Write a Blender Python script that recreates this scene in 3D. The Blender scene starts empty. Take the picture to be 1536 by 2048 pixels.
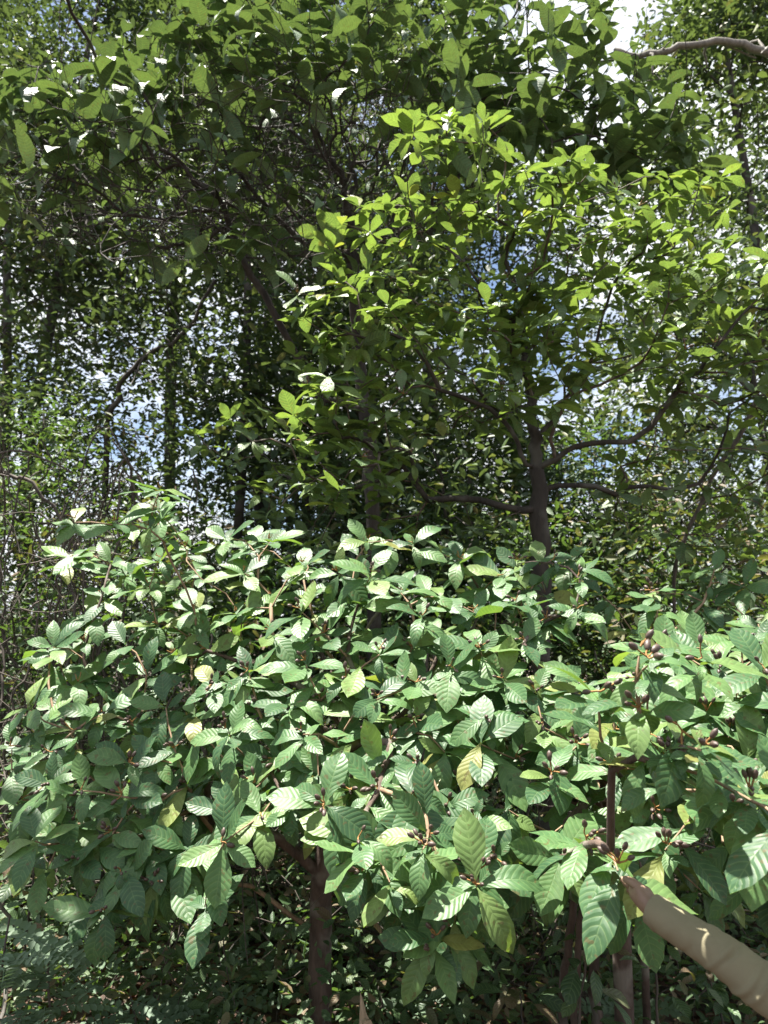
import bpy, math, random
import numpy as np
from mathutils import Vector, Matrix
from mathutils.bvhtree import BVHTree

random.seed(7)
rng = np.random.default_rng(7)
R = math.radians
SC = bpy.context.scene
COL = SC.collection

# ------------------------------------------------------------------ camera
CAM = np.array([0.0, 0.0, 1.62])
PITCH = R(10.0)
FPX = 1450.0                      # focal length in pixels of the 1536 x 2048 photograph
cam_d = bpy.data.cameras.new('camera')
cam = bpy.data.objects.new('camera', cam_d)
COL.objects.link(cam)
cam.location = CAM
cam.rotation_euler = (R(90) + PITCH, 0, 0)
cam_d.sensor_fit = 'VERTICAL'
cam_d.sensor_height = 24.0
cam_d.lens = 24.0 * FPX / 2048.0
cam_d.clip_start = 0.05
cam_d.clip_end = 3000
cam_d.dof.use_dof = True
cam_d.dof.focus_distance = 2.15
cam_d.dof.aperture_fstop = 3.2
SC.camera = cam
FW = np.array([0, math.cos(PITCH), math.sin(PITCH)])
UP = np.array([0, -math.sin(PITCH), math.cos(PITCH)])
RT = np.array([1.0, 0, 0])

def P(u, v, d):
    """world point seen at photograph pixel (u, v) at depth d metres"""
    return CAM + d * (FW + RT * (u - 768.0) / FPX + UP * (1024.0 - v) / FPX)

def project(p):
    q = np.asarray(p) - CAM
    d = q @ FW
    return 768 + FPX * (q @ RT) / d, 1024 - FPX * (q @ UP) / d, d

# ------------------------------------------------------------------ light
SUN_EL, SUN_AZ = R(75), R(-72)   # azimuth measured from +Y towards +X
to_sun = Vector((math.sin(SUN_AZ) * math.cos(SUN_EL), math.cos(SUN_AZ) * math.cos(SUN_EL), math.sin(SUN_EL)))
world = bpy.data.worlds.new('World')
SC.world = world
world.use_nodes = True
wn, wl = world.node_tree.nodes, world.node_tree.links
bg = wn['Background']
sky = wn.new('ShaderNodeTexSky')
sky.sky_type = 'NISHITA'
sky.sun_disc = False
sky.sun_elevation = SUN_EL
sky.sun_rotation = SUN_AZ
sky.dust_density = 1.5
tc = wn.new('ShaderNodeTexCoord')
mp = wn.new('ShaderNodeMapping'); mp.inputs['Scale'].default_value = (1, 1, 1.6)
nz = wn.new('ShaderNodeTexNoise'); nz.inputs['Scale'].default_value = 3.2; nz.inputs['Detail'].default_value = 7; nz.inputs['Roughness'].default_value = .6
rp = wn.new('ShaderNodeValToRGB'); rp.color_ramp.elements[0].position = .38; rp.color_ramp.elements[1].position = .54
mx = wn.new('ShaderNodeMixRGB'); mx.inputs[2].default_value = (6.8, 7.0, 7.3, 1)
wl.new(tc.outputs['Generated'], mp.inputs[0]); wl.new(mp.outputs[0], nz.inputs['Vector']); wl.new(nz.outputs[0], rp.inputs[0])
wl.new(rp.outputs[0], mx.inputs[0]); wl.new(sky.outputs[0], mx.inputs[1]); wl.new(mx.outputs[0], bg.inputs[0])
bg.inputs[1].default_value = 0.05
sun_d = bpy.data.lights.new('sun', 'SUN')
sun_d.energy = 5.0
sun_d.angle = R(0.53)
sun_d.color = (1.0, .95, .86)
sun = bpy.data.objects.new('sun', sun_d)
COL.objects.link(sun)
sun.rotation_euler = to_sun.to_track_quat('Z', 'Y').to_euler()
SC.view_settings.view_transform = 'Standard'
SC.view_settings.look = 'None'
SC.view_settings.gamma = 1
SC.view_settings.exposure = 2.05
SC.view_settings.use_curve_mapping = False
cy = SC.cycles
cy.use_denoising = True
cy.max_bounces = 6
cy.diffuse_bounces = 3
cy.glossy_bounces = 2
cy.transmission_bounces = 4
cy.caustics_reflective = False
cy.caustics_refractive = False
cy.sample_clamp_indirect = 6

# ------------------------------------------------------------------ materials
def new_mat(name):
    m = bpy.data.materials.new(name)
    m.use_nodes = True
    nt = m.node_tree
    return m, nt, nt.nodes, nt.links, nt.nodes['Principled BSDF'], nt.nodes['Material Output']

def math_node(nt, op, a, b=None, c=None, clamp=False):
    n = nt.nodes.new('ShaderNodeMath'); n.operation = op; n.use_clamp = clamp
    for i, x in enumerate((a, b, c)):
        if x is None: continue
        if isinstance(x, (int, float)): n.inputs[i].default_value = x
        else: nt.links.new(x, n.inputs[i])
    return n.outputs[0]

def leaf_material(name, ramp, trans, tfac=.32, rough=.45, veins=9.0, vein_k=1.6, bump=.5, under=1.35, blotch=True, spec=.4, vmix=.35, vcol=(.25, .34, .13)):
    m, nt, N, L, bsdf, out = new_mat(name)
    uv = N.new('ShaderNodeUVMap')
    sp = N.new('ShaderNodeSeparateXYZ'); L.new(uv.outputs[0], sp.inputs[0])
    a = math_node(nt, 'MULTIPLY', math_node(nt, 'ABSOLUTE', math_node(nt, 'SUBTRACT', sp.outputs[0], .5)), 2.0)
    at = N.new('ShaderNodeAttribute'); at.attribute_name = 'tint'
    oi = N.new('ShaderNodeObjectInfo')
    rnd = math_node(nt, 'FRACT', math_node(nt, 'ADD', at.outputs['Fac'], oi.outputs['Random']))
    cr = N.new('ShaderNodeValToRGB')
    el = cr.color_ramp.elements
    while len(el) < len(ramp): el.new(.5)
    for e, (p, c) in zip(el, ramp): e.position = p; e.color = (*c, 1)
    L.new(rnd, cr.inputs[0])
    col = cr.outputs[0]
    if veins:
        s = math_node(nt, 'SUBTRACT', math_node(nt, 'MULTIPLY', sp.outputs[1], veins), math_node(nt, 'MULTIPLY', math_node(nt, 'POWER', a, 1.3), vein_k))
        tri = math_node(nt, 'MULTIPLY', math_node(nt, 'PINGPONG', s, .5), 2.0)
        vein = math_node(nt, 'SMOOTH_MIN', tri, math_node(nt, 'MULTIPLY', a, 6.0), .15)
        vein.node.use_clamp = True
        vm = math_node(nt, 'MULTIPLY', math_node(nt, 'POWER', math_node(nt, 'SUBTRACT', 1.0, vein, clamp=True), 7.0), vmix)
        mr = N.new('ShaderNodeMixRGB'); mr.inputs[2].default_value = (*vcol, 1)
        L.new(vm, mr.inputs[0]); L.new(col, mr.inputs[1]); col = mr.outputs[0]
        bp = N.new('ShaderNodeBump'); bp.inputs['Strength'].default_value = bump; bp.inputs['Distance'].default_value = .006
        L.new(math_node(nt, 'POWER', vein, .7), bp.inputs['Height'])
        L.new(bp.outputs[0], bsdf.inputs['Normal'])
    if blotch:
        gm = N.new('ShaderNodeNewGeometry')
        no = N.new('ShaderNodeTexNoise'); no.inputs['Scale'].default_value = 38; no.inputs['Detail'].default_value = 4
        L.new(gm.outputs['Position'], no.inputs['Vector'])
        hs = N.new('ShaderNodeHueSaturation')
        L.new(math_node(nt, 'MULTIPLY_ADD', no.outputs[0], .9, .55), hs.inputs['Value']); L.new(col, hs.inputs['Color'])
        col = hs.outputs[0]
        n2 = N.new('ShaderNodeTexNoise'); n2.inputs['Scale'].default_value = 60; n2.inputs['Detail'].default_value = 2
        L.new(gm.outputs['Position'], n2.inputs['Vector'])
        sc = math_node(nt, 'MULTIPLY', math_node(nt, 'GREATER_THAN', n2.outputs[0], .65), .6)
        m2 = N.new('ShaderNodeMixRGB'); m2.inputs[2].default_value = (.1, .07, .03, 1)
        L.new(sc, m2.inputs[0]); L.new(col, m2.inputs[1]); col = m2.outputs[0]
    ge = N.new('ShaderNodeNewGeometry')
    ul = N.new('ShaderNodeMixRGB'); ul.blend_type = 'MULTIPLY'; ul.inputs[0].default_value = 1
    L.new(col, ul.inputs[1])
    cb = N.new('ShaderNodeMixRGB'); cb.inputs[1].default_value = (1, 1, 1, 1); cb.inputs[2].default_value = (under, under * .95, under, 1)
    L.new(ge.outputs['Backfacing'], cb.inputs[0]); L.new(cb.outputs[0], ul.inputs[2])
    L.new(ul.outputs[0], bsdf.inputs['Base Color'])
    rg = math_node(nt, 'MULTIPLY_ADD', ge.outputs['Backfacing'], .25, rough)
    L.new(rg, bsdf.inputs['Roughness'])
    bsdf.inputs['Specular IOR Level'].default_value = spec
    tr = N.new('ShaderNodeBsdfTranslucent')
    tm = N.new('ShaderNodeMixRGB'); tm.blend_type = 'MULTIPLY'; tm.inputs[0].default_value = 1; tm.inputs[1].default_value = (*trans, 1)
    t2 = N.new('ShaderNodeMixRGB'); t2.inputs[0].default_value = .65; t2.inputs[1].default_value = (1, 1, 1, 1)
    g = N.new('ShaderNodeMixRGB'); g.blend_type = 'MULTIPLY'; g.inputs[0].default_value = 1; g.inputs[2].default_value = (8, 6.2, 8, 1)
    L.new(col, g.inputs[1]); L.new(g.outputs[0], t2.inputs[2]); L.new(t2.outputs[0], tm.inputs[2])
    L.new(tm.outputs[0], tr.inputs[0])
    ms = N.new('ShaderNodeMixShader'); ms.inputs[0].default_value = tfac
    L.new(bsdf.outputs[0], ms.inputs[1]); L.new(tr.outputs[0], ms.inputs[2]); L.new(ms.outputs[0], out.inputs[0])
    return m

def rough_material(name, c1, c2, scale=12, rough=.85, bump=.4, stretch=(1, 1, .25), dist=.01, c3=None):
    m, nt, N, L, bsdf, out = new_mat(name)
    tcn = N.new('ShaderNodeTexCoord'); mpn = N.new('ShaderNodeMapping'); mpn.inputs['Scale'].default_value = stretch
    L.new(tcn.outputs['Object'], mpn.inputs[0])
    no = N.new('ShaderNodeTexNoise'); no.inputs['Scale'].default_value = scale; no.inputs['Detail'].default_value = 8; no.inputs['Roughness'].default_value = .65
    L.new(mpn.outputs[0], no.inputs['Vector'])
    cr = N.new('ShaderNodeValToRGB'); e = cr.color_ramp.elements
    e[0].position = .35; e[0].color = (*c1, 1); e[1].position = .68; e[1].color = (*c2, 1)
    L.new(no.outputs[0], cr.inputs[0]); col = cr.outputs[0]
    if c3:
        n3 = N.new('ShaderNodeTexNoise'); n3.inputs['Scale'].default_value = scale * .35; n3.inputs['Detail'].default_value = 3
        L.new(tcn.outputs['Object'], n3.inputs['Vector'])
        r3 = N.new('ShaderNodeValToRGB'); r3.color_ramp.elements[0].position = .55; r3.color_ramp.elements[1].position = .66
        L.new(n3.outputs[0], r3.inputs[0])
        m3 = N.new('ShaderNodeMixRGB'); m3.inputs[2].default_value = (*c3, 1)
        L.new(r3.outputs[0], m3.inputs[0]); L.new(col, m3.inputs[1]); col = m3.outputs[0]
    L.new(col, bsdf.inputs['Base Color'])
    bsdf.inputs['Roughness'].default_value = rough
    bp = N.new('ShaderNodeBump'); bp.inputs['Strength'].default_value = bump; bp.inputs['Distance'].default_value = dist
    L.new(no.outputs[0], bp.inputs['Height']); L.new(bp.outputs[0], bsdf.inputs['Normal'])
    return m

M = {}
M['shrub_leaf'] = leaf_material('shrub_leaf_green', [(0, (.032, .078, .034)), (.4, (.056, .122, .047)), (.8, (.088, .165, .058)), (.97, (.120, .180, .052)), (1, (.190, .195, .06))],
                                (.30, .42, .08), tfac=.23, rough=.45, veins=9, bump=.18, vmix=.28, spec=.3, under=1.15)
M['tree_leaf'] = leaf_material('tree_leaf_green', [(0, (.048, .088, .040)), (.5, (.084, .138, .054)), (.97, (.12, .175, .055)), (1, (.20, .20, .05))],
                               (.29, .39, .09), tfac=.27, rough=.40, veins=9, bump=.3, vmix=.45)
M['canopy_leaf'] = leaf_material('canopy_leaf_green', [(0, (.042, .080, .042)), (.5, (.068, .12, .056)), (1, (.095, .155, .068))],
                                 (.22, .29, .08), tfac=.18, rough=.52, veins=16, bump=.35, vein_k=1.0, vmix=.25)
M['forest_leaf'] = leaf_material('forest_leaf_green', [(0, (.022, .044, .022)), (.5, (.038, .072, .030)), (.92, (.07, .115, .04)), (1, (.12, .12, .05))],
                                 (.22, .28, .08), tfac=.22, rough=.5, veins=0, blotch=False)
M['dark_leaf'] = leaf_material('undergrowth_leaf_green', [(0, (.030, .062, .028)), (.55, (.052, .098, .04)), (.78, (.075, .11, .05)), (.86, (.11, .08, .05)), (1, (.13, .085, .055))],
                               (.25, .38, .07), tfac=.22, rough=.5, veins=7, bump=.3, blotch=False)
M['fern_leaf'] = leaf_material('feathery_leaf_green', [(0, (.09, .14, .09)), (1, (.13, .19, .12))], (.35, .5, .2), tfac=.25, rough=.6, veins=0, blotch=False)
M['dead_leaf'] = leaf_material('dead_leaf_brown', [(0, (.06, .032, .02)), (.5, (.10, .06, .04)), (1, (.15, .10, .065))], (.4, .2, .08), tfac=.2, rough=.75, veins=7, bump=.4, blotch=False, under=1.1, vcol=(.25, .18, .1))
M['shrub_bark'] = rough_material('shrub_bark_brown', (.045, .030, .023), (.12, .082, .062), scale=22, bump=.9, dist=.015, c3=(.17, .15, .125))
M['shrub_twig'] = rough_material('shrub_twig_tan', (.16, .10, .06), (.30, .21, .13), scale=40, bump=.2)
M['tree_bark'] = rough_material('tree_bark_dark', (.018, .014, .012), (.055, .043, .034), scale=14, bump=.9, dist=.02, c3=(.08, .075, .065))
M['forest_bark'] = rough_material('forest_bark_grey', (.022, .018, .016), (.07, .06, .05), scale=7, bump=.6, dist=.03, c3=(.11, .10, .09))
M['vine_bark'] = rough_material('liana_bark_grey_brown', (.035, .028, .023), (.11, .09, .072), scale=30, bump=.3)
M['stalk'] = rough_material('fruit_stalk_orange_brown', (.20, .10, .03), (.36, .20, .07), scale=60, bump=.1)
M['fruit'] = rough_material('fruit_skin_purple_brown', (.034, .022, .016), (.095, .062, .045), scale=55, rough=.48, bump=.15, dist=.003, c3=(.12, .085, .075))
M['soil'] = rough_material('soil_red_brown', (.025, .016, .012), (.075, .050, .037), scale=3.5, bump=.8, stretch=(1, 1, 1), dist=.05, c3=(.10, .072, .055))
M['pale_wood'] = rough_material('split_wood_pale', (.22, .15, .09), (.46, .36, .25), scale=30, bump=.5, stretch=(1, 1, .15))
M['dry_stick'] = rough_material('dry_stick_grey', (.13, .12, .105), (.27, .25, .22), scale=40, bump=.3)

# ------------------------------------------------------------------ mesh helpers
def mesh_np(name, V, F, uv=None, tint=None, mat=None, smooth=True):
    """V (n,3); F (m,k) with k = 3 or 4; uv per vertex (n,2); tint per vertex (n)"""
    V = np.asarray(V, np.float32); F = np.asarray(F, np.int32)
    me = bpy.data.meshes.new(name)
    k = F.shape[1]
    me.vertices.add(len(V)); me.vertices.foreach_set('co', V.ravel())
    me.loops.add(F.size); me.loops.foreach_set('vertex_index', F.ravel())
    me.polygons.add(len(F))
    me.polygons.foreach_set('loop_start', np.arange(0, F.size, k, dtype=np.int32))
    if smooth: me.polygons.foreach_set('use_smooth', np.ones(len(F), bool))
    if uv is not None:
        l = me.uv_layers.new(name='UVMap'); l.data.foreach_set('uv', np.asarray(uv, np.float32)[F.ravel()].ravel())
    if tint is not None:
        a = me.attributes.new('tint', 'FLOAT', 'POINT'); a.data.foreach_set('value', np.asarray(tint, np.float32))
    me.update(calc_edges=True)
    if mat: me.materials.append(mat)
    return me

def link(name, data, parent=None, base=None):
    o = bpy.data.objects.new(name, data)
    COL.objects.link(o)
    if parent is not None:
        o.parent = parent
        if base is not None: o.location = -Vector(base)
    return o

def tag(o, label=None, cat=None, group=None, kind=None):
    for k, v in (('label', label), ('category', cat), ('group', group), ('kind', kind)):
        if v: o[k] = v
    return o

def thing(name, base, label, cat, group=None):
    o = bpy.data.objects.new(name, None)
    o.empty_display_size = .1
    COL.objects.link(o)
    o.location = base
    return tag(o, label, cat, group)

def norm(a):
    a = np.asarray(a, float)
    return a / (np.linalg.norm(a) + 1e-9)

class Tubes:
    def __init__(self): self.V = []; self.F = []; self.n = 0
    def add(self, pts, rad, sides=6, cap=False):
        pts = np.asarray(pts, float); rad = np.broadcast_to(np.asarray(rad, float), (len(pts),))
        t = np.gradient(pts, axis=0); t /= (np.linalg.norm(t, axis=1)[:, None] + 1e-9)
        ref = np.array([0, 0, 1.0]) if abs(t[0, 2]) < .8 else np.array([1.0, 0, 0])
        nrm = norm(np.cross(t[0], ref)); rings = []
        ang = np.arange(sides) * 2 * math.pi / sides
        for i in range(len(pts)):
            nrm = norm(nrm - t[i] * (nrm @ t[i])); b = np.cross(t[i], nrm)
            rings.append(pts[i] + rad[i] * (np.cos(ang)[:, None] * nrm + np.sin(ang)[:, None] * b))
        V = np.concatenate(rings)
        i = np.arange(len(pts) - 1)[:, None] * sides; j = np.arange(sides)[None]; j2 = (j + 1) % sides
        F = np.stack([i + j, i + j2, i + sides + j2, i + sides + j], -1).reshape(-1, 4)
        if cap:
            c = len(V); V = np.vstack([V, pts[-1] + t[-1] * rad[-1] * .4]); last = (len(pts) - 1) * sides
            q = np.array([[last + k, last + (k + 1) % sides, c, c] for k in range(sides)])
            self.capF = getattr(self, 'capF', []); self.capF.append(q[:, :3] + self.n)
        self.V.append(V); self.F.append(F + self.n); self.n += len(V)
    def mesh(self, name, mat):
        V = np.concatenate(self.V); F = np.concatenate(self.F)
        me = mesh_np(name, V, F, mat=mat)
        if getattr(self, 'capF', None):
            import bmesh
            bm = bmesh.new(); bm.from_mesh(me); bm.verts.ensure_lookup_table()
            for q in np.concatenate(self.capF):
                try: bm.faces.new([bm.verts[int(x)] for x in q]).smooth = True
                except ValueError: pass
            bm.to_mesh(me); bm.free()
        return me

# ---- leaves
def leaf_shape(wid=.44, droop=.5, fold=.25, wave=.02, twist=0., peak=.56, tip=.8, nv=6, seed=0, petiole=.07, undul=0.):
    """blade along +Y, upper side +Z, unit length; returns V, F, UV"""
    r = np.random.default_rng(seed)
    vs = np.concatenate([[0, petiole], petiole + (1 - petiole) * np.linspace(0, 1, nv)[1:]])
    us = np.array([-1, -.5, 0, .5, 1.0])
    V = []; UVs = []
    # centre line bent downwards
    y = 0.; z = 0.; prev = 0.; ph = r.uniform(0, 6)
    for v in vs:
        ds = v - prev; ang = -droop * (v ** 1.3) + .12
        y += ds * math.cos(ang); z += ds * math.sin(ang); prev = v
        tt = max(0, (v - petiole) / (1 - petiole))
        if v <= petiole * 1.001 and v < petiole * .5: w = .012
        elif tt == 0: w = .014
        else:
            a = math.log(.5) / math.log(peak)
            w = wid * .5 * (math.sin(math.pi * min(1, tt ** a)) ** tip) if tt < 1 else 0.004
            w = max(w, .004)
        nrm = np.array([0, -math.sin(ang), math.cos(ang)])
        tw = twist * tt
        for u in us:
            x = u * w
            h = fold * abs(x) - .6 * fold * abs(x) ** 2 / max(w, .01) + wave * math.sin(ph + v * 9 + (u > 0) * 2) * abs(u) + undul * math.sin(v * 22 + u) * abs(u) * w
            p = np.array([x * math.cos(tw), 0, x * math.sin(tw)]) + nrm * h
            V.append([p[0], y + p[1], z + p[2]]); UVs.append([(u + 1) / 2, tt])
    V = np.array(V); n = len(vs); F = []
    for i in range(n - 1):
        for j in range(4): F.append([i * 5 + j, i * 5 + j + 1, (i + 1) * 5 + j + 1, (i + 1) * 5 + j])
    return V, np.array(F), np.array(UVs)

def frame(d, up):
    """(n,3) leaf directions and approximate upper-side normals -> rotation (n,3,3) with columns x, y, z"""
    y = d / (np.linalg.norm(d, axis=1)[:, None] + 1e-9)
    z = up - y * np.sum(up * y, 1)[:, None]; z /= (np.linalg.norm(z, axis=1)[:, None] + 1e-9)
    x = np.cross(y, z)
    return np.stack([x, y, z], -1)

class Leaves:
    def __init__(self, shapes): self.shapes = shapes; self.p = []; self.d = []; self.n = []; self.s = []; self.k = []
    def add(self, p, d, n, s, k=None):
        self.p.append(p); self.d.append(d); self.n.append(n); self.s.append(s)
        self.k.append(random.randrange(len(self.shapes)) if k is None else k)
    def arrays(self):
        self.p = np.array(self.p); self.rot = frame(np.array(self.d), np.array(self.n)); self.s = np.array(self.s); self.k = np.array(self.k)
    def joined(self, idx, name, mat):
        Vs, Fs, Us, Ts = [], [], [], []; off = 0
        for k, (V, F, U) in enumerate(self.shapes):
            ii = idx[self.k[idx] == k]
            if not len(ii): continue
            W = np.einsum('nij,vj->nvi', self.rot[ii], V) * self.s[ii][:, None, None] + self.p[ii][:, None]
            n = len(ii); Vs.append(W.reshape(-1, 3)); Us.append(np.tile(U, (n, 1)))
            Fs.append((F[None] + (np.arange(n) * len(V))[:, None, None]).reshape(-1, F.shape[1]) + off)
            Ts.append(np.repeat(rng.random(n), len(V))); off += n * len(V)
        return mesh_np(name, np.concatenate(Vs), np.concatenate(Fs), np.concatenate(Us), np.concatenate(Ts), mat)

def curve_pts(ctrl, n=24, wob=.012):
    c = np.array(ctrl, float); t = np.linspace(0, len(c) - 1, n); out = []
    for x in t:
        i = min(int(x), len(c) - 2); f = x - i
        p0 = c[max(i - 1, 0)]; p1 = c[i]; p2 = c[i + 1]; p3 = c[min(i + 2, len(c) - 1)]
        out.append(.5 * (2 * p1 + (p2 - p0) * f + (2 * p0 - 5 * p1 + 4 * p2 - p3) * f * f + (3 * p1 - p0 - 3 * p2 + p3) * f ** 3))
    out = np.array(out); out[1:-1] += rng.normal(0, wob, (n - 2, 3))
    return out

# ---- skeletons: balanced minimum spanning tree from a trunk to the twig ends
def grow(trunk, ends, bf=.35, seg=.12, jitter=.02, lift=.25, tdir=None):
    pos = [np.array(p, float) for p in trunk]; par = [-1] + list(range(len(trunk) - 1))
    plen = [0.]
    for i in range(1, len(trunk)): plen.append(plen[-1] + np.linalg.norm(pos[i] - pos[i - 1]))
    first = max(1, int(len(trunk) * .3))
    top = pos[-1]
    order = np.argsort([min(np.linalg.norm(e - q) for q in pos[first:]) for e in ends])
    tips = {}
    PA = np.array(pos)
    for oi in order:
        e = np.array(ends[oi], float)
        PA = np.array(pos); d = np.linalg.norm(PA - e, axis=1)
        cost = d + bf * np.array(plen); cost[:first] += 50
        b = int(np.argmin(cost)); L = d[b]
        k = max(2, int(L / seg))
        a = pos[b]
        g = norm(a - pos[par[b]]) if par[b] >= 0 else np.array([0, 0, 1.])
        ctrl = a + (e - a) * .45 + g * L * .18 + np.array([0, 0, 1]) * L * lift * .4 + rng.normal(0, jitter, 3) * L * 2
        prev = b
        for i in range(1, k + 1):
            t = i / k
            q = (1 - t) ** 2 * a + 2 * t * (1 - t) * ctrl + t * t * e
            if i < k: q = q + rng.normal(0, jitter, 3) * min(1, L)
            pos.append(q); par.append(prev); plen.append(plen[prev] + np.linalg.norm(q - pos[prev])); prev = len(pos) - 1
        tips[int(oi)] = prev
    return np.array(pos), np.array(par), tips

def skeleton_meshes(pos, par, tip_r, base_r, ntrunk, thing_o, base, bark, twig, thr, names=('trunk', 'branch', 'twigs'), maxbranch=60, flare=1.25):
    n = len(pos); kids = [[] for _ in range(n)]
    for i in range(n):
        if par[i] >= 0: kids[par[i]].append(i)
    ntips = sum(1 for k in kids if not k)
    p = math.log(max(ntips, 2)) / math.log(base_r / tip_r)
    acc = np.zeros(n)
    for i in range(n - 1, -1, -1):
        if not kids[i]: acc[i] = tip_r ** p
        if par[i] >= 0: acc[par[i]] += acc[i]
    r = acc ** (1 / p)
    chains = []; stack = [(0, -1)]
    while stack:
        s, pr = stack.pop(); ch = [s] if pr < 0 else [pr, s]
        c = s
        while kids[c]:
            if pr < 0 and c < ntrunk - 1 and (c + 1) in kids[c]: m = c + 1
            else: m = max(kids[c], key=lambda q: r[q])
            for q in kids[c]:
                if q != m: stack.append((q, c))
            ch.append(m); c = m
        chains.append(ch)
    chains = [(ch, r[ch[1]] if len(ch) > 1 else 0) for ch in chains]
    main = chains[0][0]; rest = sorted(chains[1:], key=lambda c: -c[1])
    def radii(ch, first=False):
        q = r[ch].copy()
        if not first: q[0] = min(q[0], q[1] * 1.15)
        else:
            z = pos[ch][:, 2] - pos[ch][0, 2]; q *= 1 + (flare - 1) * np.exp(-np.maximum(z, 0) / .15)
        q[-1] *= .6
        return q
    t = Tubes(); t.add(pos[main], radii(main, True), 12 if base_r > .03 else 8); link(names[0], t.mesh(names[0], bark), thing_o, base)
    tw = Tubes()
    for i, (ch, rr) in enumerate(rest):
        if rr > thr and i < maxbranch:
            b = Tubes(); b.add(pos[ch], radii(ch), 8 if rr > .012 else 6)
            link(names[1], b.mesh(names[1], bark if rr > thr * 1.6 else twig), thing_o, base)
        else: tw.add(pos[ch], radii(ch), 5 if rr > .004 else 4)
    if tw.n: tag(link(names[2], tw.mesh(names[2], twig), thing_o, base), kind='stuff')
    return r

def inside(poly, u, v):
    c = False; n = len(poly)
    for i in range(n):
        x1, y1 = poly[i]; x2, y2 = poly[i - 1]
        if (y1 > v) != (y2 > v) and u < (x2 - x1) * (v - y1) / (y2 - y1) + x1: c = not c
    return c

def poisson(poly, s, tries=9000):
    us = [p[0] for p in poly]; vs = [p[1] for p in poly]; pts = np.zeros((0, 2))
    for _ in range(tries):
        q = np.array([random.uniform(min(us), max(us)), random.uniform(min(vs), max(vs))])
        if not inside(poly, *q): continue
        if len(pts) and np.min(np.sum((pts - q) ** 2, 1)) < (s * random.uniform(.8, 1.2)) ** 2: continue
        pts = np.vstack([pts, q])
    return pts

def interp(x, xs, ys): return float(np.interp(x, xs, ys))

# ------------------------------------------------------------------ ground
def ground_z(x, y):
    return .10 * np.maximum(0, y - 4.5) * np.clip((30 - y) / 20, .3, 1) + .05 * np.sin(x * 1.3 + y * .7) + .04 * np.sin(x * 2.9 - y * 1.9)

def build_ground():
    xs = np.concatenate([np.linspace(-400, -14, 24), np.linspace(-13, 13, 131), np.linspace(14, 400, 24)])
    ys = np.concatenate([np.linspace(-300, -3, 16), np.linspace(-2.6, 22, 124), np.linspace(24, 600, 30)])
    X, Y = np.meshgrid(xs, ys)
    Z = ground_z(X, Y)
    near = np.exp(-((X / 12) ** 2 + ((Y - 7) / 12) ** 2))
    Z = Z + near * rng.normal(0, .012, Z.shape)
    V = np.stack([X, Y, Z], -1).reshape(-1, 3)
    nx, ny = len(xs), len(ys)
    i = np.arange(ny - 1)[:, None] * nx + np.arange(nx - 1)[None]
    F = np.stack([i, i + 1, i + nx + 1, i + nx], -1).reshape(-1, 4)
    tag(link('ground', mesh_np('ground', V, F, mat=M['soil'])), kind='structure')
build_ground()

# ------------------------------------------------------------------ broad-leaved fruiting shrubs and tree (one species)
SHRUB = [leaf_shape(.46, .45, .30, .012, 0, .56, .80, seed=1), leaf_shape(.42, .85, .20, .02, .25, .54, .85, seed=2), leaf_shape(.48, .25, .38, .008, -.2, .58, .78, seed=3),
         leaf_shape(.40, 1.15, .25, .02, .35, .52, .85, seed=4), leaf_shape(.45, .65, .10, .03, -.35, .57, .8, seed=5, undul=.08), leaf_shape(.38, .55, .45, .015, .1, .5, .9, seed=6),
         leaf_shape(.46, .35, .22, .025, .35, .56, .85, seed=7, undul=.08), leaf_shape(.34, 1.4, .55, .02, -.5, .5, .9, seed=8), leaf_shape(.43, -.15, .5, .02, .15, .56, .8, seed=9)]

def rosette(LV, c, axis, size, n, droop, el=(.05, .65), spin=None):
    axis = norm(axis)
    a = norm(np.cross(axis, [0.3, .2, 1.0] if abs(axis[2]) < .9 else [1.0, 0, 0])); b = np.cross(axis, a)
    ph = random.uniform(0, 6.28) if spin is None else spin
    for i in range(n):
        f = ph + i * 2 * math.pi / n + random.gauss(0, .34)
        e = random.uniform(*el)
        d = math.cos(e) * (math.cos(f) * a + math.sin(f) * b) + math.sin(e) * axis
        d = norm(d + np.array([0, 0, -1.0]) * droop * random.uniform(.4, 1.5))
        up = norm(axis * 1.0 + np.array([0, -.05, .45]) + rng.normal(0, .22, 3))
        if abs(d @ up) > .93: up = norm(axis - np.array([0, .3, 0]))
        LV.add(c + axis * random.uniform(-.03, .012), d, up, size * random.choice((.45, .7, .85, .95, 1, 1.05, 1.15)) * random.uniform(.92, 1.08))

FRUIT_ME = []
def fruit_mesh():
    if FRUIT_ME: return FRUIT_ME
    for k in range(3):
        V = []; F = []; rr = [(0, -.50), (.33, -.40), (.47, -.12), (.46, .18), (.30, .42), (.10, .50), (.06, .57), (.0, .575)]
        rr = rr[1:-1]; S = 7
        for r_, z_ in rr:
            for j in range(S):
                a = 6.2832 * j / S; w = 1 + .05 * math.sin(3 * a + k)
                V.append([r_ * w * math.cos(a) * (.86 + .05 * k), r_ * w * math.sin(a) * (.86 + .05 * k), z_])
        for i in range(len(rr) - 1):
            for j in range(S): F.append([i * S + j, i * S + (j + 1) % S, (i + 1) * S + (j + 1) % S, (i + 1) * S + j])
        b = len(V); V.append([0, 0, -.5]); V.append([0, 0, .575])
        t = (len(rr) - 1) * S
        for j in range(S): F.append([b, (j + 1) % S, j, j]); F.append([t + j, t + (j + 1) % S, b + 1, b + 1])
        me = bpy.data.meshes.new('fruit')
        me.from_pydata(V, [], [list(dict.fromkeys(f)) for f in F])
        me.polygons.foreach_set('use_smooth', [True] * len(me.polygons)); me.materials.append(M['fruit'])
        FRUIT_ME.append(me)
    return FRUIT_ME

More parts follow.
